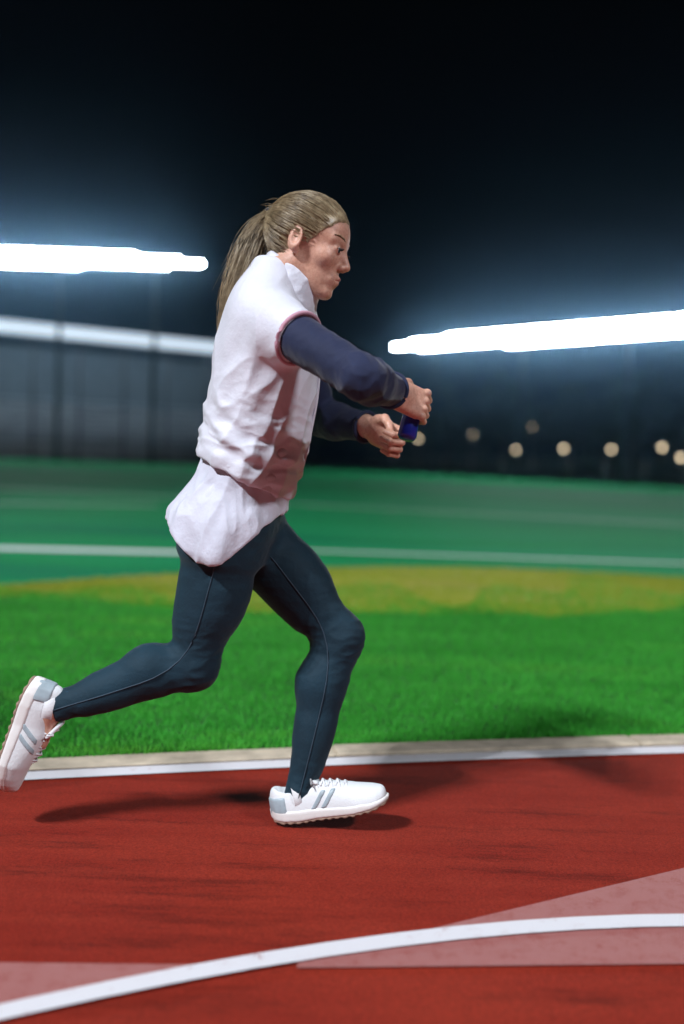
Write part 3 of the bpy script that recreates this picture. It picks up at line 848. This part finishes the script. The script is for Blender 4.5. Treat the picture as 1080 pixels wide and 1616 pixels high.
def seam(fn, pts_, d, rad, name, mat, parent, lift=.001):
    d = np.array(d, np.float32); pts_ = np.array(pts_, float)
    q = march(fn, pts_ - d * .25, d) - d * lift
    MB().tube(list(q), rad, 5).build(name, mat, parent, base, True)
def path(A, K, B3, n=34):
    q = np.array([A + (K - A) * t * 2 if t < .5 else K + (B3 - K) * (t * 2 - 1) for t in np.linspace(.05, .98, n)])
    for _ in range(14): q[1:-1] = (q[:-2] + q[2:]) / 2
    return list(q)
seam(legg_fn, path(J['rhip'], J['rkne'], J['rank']), (0, 1, 0), .0016, 'seam', MS['seam'], lgo)
seam(legg_fn, path(J['lhip'] + np.array([.02, 0, 0]), J['lkne'], J['lank'])[2:], (0, 1, 0), .0016, 'seam', MS['seam'], lgo)

# ------------------------------------------------------------------ shoes, built in a local frame: x toe, z up, origin under the heel
def shoe_w(x):     # half width of the last along x
    return np.interp(x, [-.03, -.027, -.018, 0, .03, .08, .13, .18, .215, .235, .25, .258, .262], [.004, .014, .024, .031, .034, .032, .040, .047, .0435, .0365, .026, .016, .006])
def shoe_c(x, side): return side * np.interp(x, [0, .1, .18, .26], [0, .002, .001, -.012])
def rock(x): return np.interp(x, [-.03, 0, .04, .17, .22, .265], [.010, .004, 0, 0, .006, .018])
def make_shoe(heel, toe_dir, up_dir, side, ank):
    Bm = basis(toe_dir, up_dir); O = np.asarray(heel, float)
    loc = lambda p: (p - O.astype(np.float32)) @ Bm.T.astype(np.float32)
    wd = lambda q: O + np.asarray(q, float) @ Bm
    def plan(q, grow=0.0):
        x, y = q[:, 0], q[:, 1]
        w_ = shoe_w(np.clip(x, -.03, .262)) + grow
        return np.maximum((np.abs(y - shoe_c(x, side)) - w_) * .85, np.maximum(-.03 - grow - x, x - .262 - grow))
    def sole(p):
        q = loc(p); x = q[:, 0]; b0 = rock(x); t = np.interp(x, [-.03, .05, .2, .26], [.034, .034, .026, .016])
        return smax(plan(q, .004), np.maximum(b0 + .005 - q[:, 2], q[:, 2] - b0 - t), .006)
    def outs(p):
        q = loc(p); b0 = rock(q[:, 0]); tread = .0015 * np.sign(np.sin(q[:, 0] * 320))
        return smax(plan(q, .0025), np.maximum(b0 + tread - q[:, 2], q[:, 2] - b0 - .0075), .003)
    def upper(p, off=0.0):
        q = loc(p); x = q[:, 0]; b0 = rock(x)
        H = np.interp(x, [-.03, -.01, .03, .07, .10, .14, .19, .23, .25, .262], [.082, .098, .092, .086, .088, .080, .066, .060, .056, .050]) + off
        yy = (q[:, 1] - shoe_c(x, side)) / (shoe_w(np.clip(x, -.028, .26)) + off + .001); zz = np.clip((q[:, 2] - .02) / (H - .02), 0, 3)
        e = (np.abs(yy) ** 2.4 + zz ** 2.2) ** (1 / 2.3) - 1
        d = e * .030
        d = smax(d, np.maximum(-.029 - off - x, x - .260 - off), .01)
        d = smax(d, b0 + .015 - q[:, 2], .004)
        hole = ell(q, (.030, 0, .105), (.045, .026, .040)); d = smax(d, -hole, .006)
        return d
    sh_lo, sh_hi = np.minimum.reduce([wd(v) for v in ((-.05, -.07, -.02), (.28, .07, .13), (-.05, .07, .13), (.28, -.07, -.02), (.28, .07, -.02), (-.05, -.07, .13))]), np.maximum.reduce([wd(v) for v in ((-.05, -.07, -.02), (.28, .07, .13), (-.05, .07, .13), (.28, -.07, -.02), (.28, .07, -.02), (-.05, -.07, .13))])
    sh_lo = sh_lo - .02; sh_hi = sh_hi + .02
    so = sdf_obj('running_shoe', upper, sh_lo, sh_hi, 0.003, MS['shoe'], person, base)
    sdf_obj('midsole', sole, sh_lo, sh_hi, 0.003, MS['sole'], so, base)
    sdf_obj('outsole', outs, sh_lo, sh_hi, 0.003, MS['rubber'], so, base, rl=1)
    def ov(p):
        q = loc(p); d = upper(p, .0022)
        st = np.minimum(np.abs(q[:, 0] - .085 - (q[:, 2] - .04) * .8) - .007, np.abs(q[:, 0] - .110 - (q[:, 2] - .04) * .8) - .007)
        return smax(smax(d, st, .002), np.maximum(.03 - q[:, 2], q[:, 2] - .072), .002)
    sdf_obj('side_stripe', ov, sh_lo, sh_hi, 0.0025, MS['grey'], so, base, rl=1)
    def heelc(p):
        q = loc(p); return smax(smax(upper(p, .003), q[:, 0] - .012, .003), np.maximum(.03 - q[:, 2], q[:, 2] - .070), .003)
    sdf_obj('heel_counter', heelc, sh_lo, sh_hi, 0.003, MS['grey'], so, base, rl=1)
    def tongue(p):
        q = loc(p); return rbox(q, (.076, 0, .098), (.026, .020, .005), .004, basis((.8, 0, -.42), (.42, 0, .8)))
    sdf_obj('tongue', tongue, sh_lo, sh_hi, 0.003, MS['shoe'], so, base)
    m = MB()
    for i in range(5):
        x = .086 + i * .018; z = np.interp(x, [.07, .10, .14, .19], [.0885, .0905, .083, .066])
        for sg in (-1, 1):
            m.tube([wd((x, -.020 * sg, z - .008)), wd((x + .006, 0, z + .002)), wd((x + .013, .020 * sg, z - .013))], .0024, 6)
    k0 = wd((.084, 0, .094))
    for sg in (-1, 1):
        m.tube([k0, k0 + Bm[1] * .022 * sg + Bm[2] * .008, k0 + Bm[1] * .034 * sg - Bm[2] * .004, k0 + Bm[1] * .016 * sg - Bm[2] * .002], .0022, 6)
    m.build('lace', MS['lace'], so, base, True)
    a = ank; m_ = wd((.026, 0, .06))
    sk = MB(); sk.tube([m_, m_ + (a - m_) * .5, a, a + (a - m_) * .02], [.037, .0375, .0375, .037], 20)
    sk.build('sock', MS['sock'], so, base, True)
    return so
fa = J['lank']; heel = np.array([fa[0] - .026 * 1, fa[1], 0.0])
td = np.array([math.cos(R(13)), -.06, math.sin(R(13))])
hl0 = np.array([fa[0] - .026, fa[1], 0.0055])
make_shoe(hl0, td, (-math.sin(R(13)), 0, math.cos(R(13))), 1, J['lank'] + (J['lkne'] - J['lank']) * .03)
ra = J['rank']; tdr = np.array([-.30, 0.03, -1.0]); tdr /= np.linalg.norm(tdr); upr = np.array([1.0, 0, -.30]); upr /= np.linalg.norm(upr)
hr0 = ra - upr * .075 - tdr * .030
make_shoe(hr0, tdr, upr, -1, J['rank'] + (J['rkne'] - J['rank']) * .03)

# blue flask held in the near fist
Bm = hand_axes(RH, True); fw_ = lambda q: RH[0] + np.asarray(q, float) @ Bm
m = MB(); prof = [(-.082, .004), (-.080, .018), (-.074, .0225), (-.03, .0215), (.0, .0165), (.03, .0165), (.040, .016), (.046, .010), (.052, .010), (.053, .004)]
m.tube([fw_((.083, -.034, z)) for z, r_ in prof], [r_ for z, r_ in prof], 20)
fl = m.build('flask', MS['flask'], None, RH[0], True); fl.location = tuple(RH[0])
tag(fl, 'small dark blue flask gripped in the near hand of the runner', 'flask')

# ------------------------------------------------------------------ floodlights
def flood_head(name, c, aim, wdt, hgt, root, org):
    z = np.array([0, 0, 1.0]); x = np.asarray(aim, float); x /= np.linalg.norm(x); y = np.cross(z, x); y /= np.linalg.norm(y); z = np.cross(x, y)
    h = MB().box(c - x * .10, (.10, wdt / 2, hgt / 2), x, y, z).build(name, MT['steel'], root, org)
    MB().box(c + x * .012, (.010, wdt / 2 - .03, hgt / 2 - .03), x, y, z).build('lens', MT['lens'], h, org)
    return h
def streak_gantry(A, Bp, H, n, tiers, label, hs=(.66, .60), posts=3):  # row length and taper copy the light streak of moving lamps
    A = np.array([A[0], A[1], 0.]); Bp = np.array([Bp[0], Bp[1], 0.]); root = empty('floodlight_streak', A); org = A
    tag(root, label, 'floodlight', 'floodlights round the ground')
    d = (Bp - A) / np.linalg.norm(Bp - A); zz = np.array([0, 0, 1.0])
    nrm = np.cross(d, zz); nrm = nrm if nrm[1] < 0 else -nrm
    for i in range(posts):
        p = A + (Bp - A) * ((i + .5) / posts) - nrm * .3
        MB().tube([p, p + zz * (H - .5), p + zz * (H + hs[1])], [.16, .11, .08], 10).build('post', MT['darkpost'], root, org, True)
    L = np.linalg.norm(Bp - A)
    for t in range(max(tiers(i / (n - 1)) for i in range(n))):
        ends = [i / (n - 1) for i in range(n) if tiers(i / (n - 1)) > t]
        sg = (0, 1, -1, 2, -2)[t]; zc = H + sg * (hs[1] + .03)
        MB().bar(A + (Bp - A) * min(ends) + zz * zc - nrm * .22, A + (Bp - A) * max(ends) + zz * zc - nrm * .22, .05).build('crossarm', MT['darkpost'], root, org)
        for i in range(n):
            if tiers(i / (n - 1)) <= t: continue
            c = A + (Bp - A) * ((i + .5) / n) + zz * zc
            flood_head('lamp_head', c, nrm + np.array([0, 0, -.14]), hs[0], hs[1], root, org)
    return root
HG = .92 + 172 / 1523 * 60
streak_gantry((2.75, 59.6), (20.5, 41.6), HG, 36, lambda t: 1 if t < .03 else 2 if t < .08 else 3 if t < .16 else 4 if t < .34 else 5, 'white floodlights drawn out into a light streak on posts above the right side of the pitch', posts=4, hs=(.50, .15))
streak_gantry((-26.5, 59.3), (-8.9, 59.3), .92 + 291 / 1523 * 59.3, 26, lambda t: 1 if t > .95 else 2 if t > .88 else 3 if t > .76 else 4 if t > .58 else 5, 'white floodlights drawn out into a light streak at left, above the grandstand roof', hs=(.48, .16), posts=3)
# mast behind the photographer, the one that lights the track
def flood_mast(mast_p, watts, label):
    mast_p = np.array(mast_p, float); mast = empty('floodlight_mast', mast_p)
    tag(mast, label, 'floodlight', 'floodlights round the ground')
    MB().tube([mast_p, mast_p + np.array([0, 0, 20.0])], [.22, .12], 12).build('post', MT['steel'], mast, mast_p, True)
    tgt = np.array([0.5, 4.0, 0.6]); top_p = mast_p + np.array([0, 0, 20.0]); ad = tgt - top_p; ad /= np.linalg.norm(ad); sd = np.cross(ad, (0, 0, 1)); sd /= np.linalg.norm(sd)
    MB().bar(top_p - sd * 2.2, top_p + sd * 2.2, .06).build('crossarm', MT['steel'], mast, mast_p)
    for k in range(4):
        c = top_p + sd * (k - 1.5) * 1.2 + ad * .3; z = np.cross(sd, ad)
        MB().box(c, (.12, .3, .26), ad, sd, z).build('lamp_head', MT['steel'], mast, mast_p)
        ld = bpy.data.lights.new('flood_lamp', 'SPOT'); ld.energy = watts; ld.color = (0.88, 0.93, 1.0); ld.spot_size = R(66); ld.spot_blend = 0.6; ld.shadow_soft_size = 0.28
        lo_o = bpy.data.objects.new('flood_lamp', ld); col.objects.link(lo_o); lo_o.parent = mast
        lo_o.rotation_mode = 'QUATERNION'; lo_o.rotation_quaternion = Vector(tuple(ad)).to_track_quat('-Z', 'Y')
        lo_o.location = tuple(c + ad * .2 - mast_p)
flood_mast((-14, -11, 0), LAMP_W, 'floodlight mast behind the photographer to the left, outside the picture')
flood_mast((19, -15, 0), LAMP_W * .5, 'added fill floodlight mast behind the photographer to the right, outside the picture')  # unseen second mast, added as fill from the right

# ------------------------------------------------------------------ grandstand at left
SA, SB = np.array([-30.0, 58.5, 0]), np.array([-5.6, 75.2, 0])
sd_ = (SB - SA) / np.linalg.norm(SB - SA); bk = np.array([-sd_[1], sd_[0], 0]); zz = np.array([0, 0, 1.0]); SL = np.linalg.norm(SB - SA)
st = empty('grandstand', SA); tag(st, 'long dark grandstand with a white roof edge at left beyond the pitch', 'grandstand')
mid = (SA + SB) / 2
NR = 9
for i in range(NR):
    MB().box(mid + bk * (2.0 + i * .8 + .4) + zz * (.6 + i * .42) / 2, (SL / 2, .4, (.6 + i * .42) / 2), sd_, bk).build('terrace_step', MT['concrete'], st, SA)
    MB().box(mid + bk * (2.0 + i * .8 + .5) + zz * (.6 + i * .42 + .40), (SL / 2 - .4, .17, .03), sd_, bk).build('bench', MT['bench'], st, SA)
MB().box(mid + bk * 9.5 + zz * 4.2, (SL / 2, .12, 4.2), sd_, bk).build('back_wall', MT['dark_wall'], st, SA)
rf = MB().box(mid + bk * 5.4 + zz * 8.95, (SL / 2 + .4, 4.6, .10), sd_, bk).build('roof', MT['dark_wall'], st, SA)
MB().box(mid + bk * .70 + zz * 8.70, (SL / 2 + .5, .06, .42), sd_, bk).build('fascia', MT['white_metal'], rf, SA)
MB().box(mid + bk * .61 + zz * 8.72, (SL / 2 + .4, .02, .36), sd_, bk).build('glow_band', MT['strip'], rf, SA)  # glow added over the fascia to make its bright band, no known lamp
for i in range(9):
    p = SA + (SB - SA) * ((i + .5) / 9) + bk * 1.6
    MB().tube([p, p + zz * 8.8], .10, 8).build('column', MT['darkpost'], st, SA, True)
for i in range(10):
    p = SA + (SB - SA) * ((i + .5) / 10) + bk * 3.4 + zz * 8.74
    MB().box(p, (.9, .09, .06), sd_, bk).build('added_tube_light', MT['tube'], st, SA)  # unseen lamps added under the roof to brighten the terraces
for hgt in (.55, 1.05):
    MB().bar(SA + bk * 1.4 + zz * hgt, SB + bk * 1.4 + zz * hgt, .03).build('railing', MT['white_metal'], st, SA)

# ------------------------------------------------------------------ rail fence and trees along the right of the pitch
FA, FB = np.array([1.6, 61.4, 0]), np.array([24.0, 33.4, 0])
fn_ = empty('rail_fence', FA); tag(fn_, 'low grey rail fence along the far right edge of the pitch', 'fence')
nf = 16
for i in range(nf + 1):
    p = FA + (FB - FA) * i / nf
    MB().tube([p, p + zz * 1.12], .035, 8).build('post', MT['steel'], fn_, FA, True)
for hgt in (.5, 1.08):
    MB().bar(FA + zz * hgt, FB + zz * hgt, .028).build('rail', MT['steel'], fn_, FA)
def tree(loc, H, Wd, label, seed):
    r = np.random.default_rng(seed); loc = np.array(loc, float); root = empty('tree', loc); tag(root, label, 'tree', 'trees behind the pitch')
    m = MB(); topz = H * .62
    m.tube([loc, loc + zz * topz * .5 + r.normal(size=3) * .1, loc + zz * topz], [.03 * H + .05, .02 * H + .03, .03], 8)
    tips = []
    for k in range(9):
        a = r.uniform(0, 6.28); b = loc + zz * topz * r.uniform(.4, .98); e = b + np.array([math.cos(a) * Wd * r.uniform(.4, .8), math.sin(a) * Wd * r.uniform(.4, .8), H * r.uniform(.1, .3)])
        m.tube([b, (b + e) / 2 + zz * .15, e], [.06, .04, .015], 5); tips.append(e)
    m.build('trunk', MT['bark'], root, loc, True)
    cl = [loc + zz * H * .62 + r.normal(size=3) * np.array([Wd * .42, Wd * .42, H * .16]) for _ in range(16)] + tips
    n = 3600; ci = r.integers(0, len(cl), n); c = np.array(cl)[ci] + r.normal(size=(n, 3)) * np.array([.42, .42, .34]) * Wd * .55
    a = r.normal(size=(n, 3)); a /= np.linalg.norm(a, axis=1)[:, None]; b = np.cross(a, r.normal(size=(n, 3))); b /= np.linalg.norm(b, axis=1)[:, None]
    s = r.uniform(.07, .15, n)[:, None] * (1 + H / 20)
    V = np.stack([c - a * s, c + b * s * .55, c + a * s, c - b * s * .55], 1).reshape(-1, 3); F = np.arange(n * 4).reshape(-1, 4)
    obj('crown', np_mesh('crown', V - loc, F, False), MT['leaf'], root)
tl = [(3.5, 70, 6.0), (7.4, 69, 5.2), (10.6, 64, 6.6), (14.0, 60, 5.4), (16.4, 55, 6.2), (20.0, 53, 5.6), (24.0, 48, 6.8), (-2.5, 80, 7)]
od = ['second', 'third', 'fourth', 'fifth', 'sixth', 'seventh', 'rightmost', 'leftmost']
for i, (x, y, H) in enumerate(tl):
    tree((x, y, 0), H, H * .42, 'dark leafy tree behind the pitch fence, %s of the row counted from the left' % od[i], 50 + i)

# ------------------------------------------------------------------ small warm lamps in the distance
lamps = [(70, 695, 78), (160, 671, 80), (255, 659, 82), (30, 622, 76), (660, 692, 66), (745, 686, 66), (840, 673, 66), (920, 668, 66), (1010, 669, 66), (1068, 672, 66),
         (815, 710, 58), (890, 708, 57), (965, 709, 55), (1045, 706, 53), (1075, 722, 50)]
nl = {True: 0, False: 0}
ords = ['first', 'second', 'third', 'fourth', 'fifth', 'sixth', 'seventh', 'eighth', 'ninth', 'tenth', 'eleventh']
order = sorted(range(len(lamps)), key=lambda i: lamps[i][0])
for i in order:
    px, py, D = lamps[i]; h_ = P(px, py, D); left = px < 500; b0 = np.array([h_[0], h_[1], 0])
    if left:
        # lamps hung along the front of the stand
        t = 0
    root = empty('street_lamp', b0)
    tag(root, 'small warm lamp on a thin pole %s, %s from the left' % ('beside the grandstand' if left else 'right of the runner', ords[nl[left]]), 'street lamp', 'small warm lamps in the distance')
    nl[left] += 1
    MB().tube([b0, b0 + zz * h_[2]], [.05, .03], 6).build('pole', MT['steel'], root, b0, True)
    MB().tube([h_ + zz * .08, h_ + zz * .14, h_ + zz * .2], [.17, .14, .03], 10).build('cap', MT['steel'], root, b0, True)
    MB().tube([h_ - zz * .10, h_ - zz * .06, h_ + zz * .05, h_ + zz * .08], [.03, .09, .10, .06], 10).build('lamp_head', MT['warm'], root, b0, True)

# ------------------------------------------------------------------ night air
hz = MB().box((-2, 40, 11.5), (60, 70, 12.5)).build('haze', None)
tag(hz, 'thin night mist glowing round the floodlights', 'haze', kind='stuff')
m = bpy.data.materials.new('mist'); m.use_nodes = True; n = m.node_tree; n.nodes.clear()
pv = n.nodes.new('ShaderNodeVolumePrincipled'); pv.inputs['Color'].default_value = (0.34, 0.66, 1.0, 1)
pv.inputs['Density'].default_value = 0.0013; pv.inputs['Anisotropy'].default_value = 0.965
om = n.nodes.new('ShaderNodeOutputMaterial'); n.links.new(pv.outputs[0], om.inputs['Volume'])
hz.data.materials.append(m)
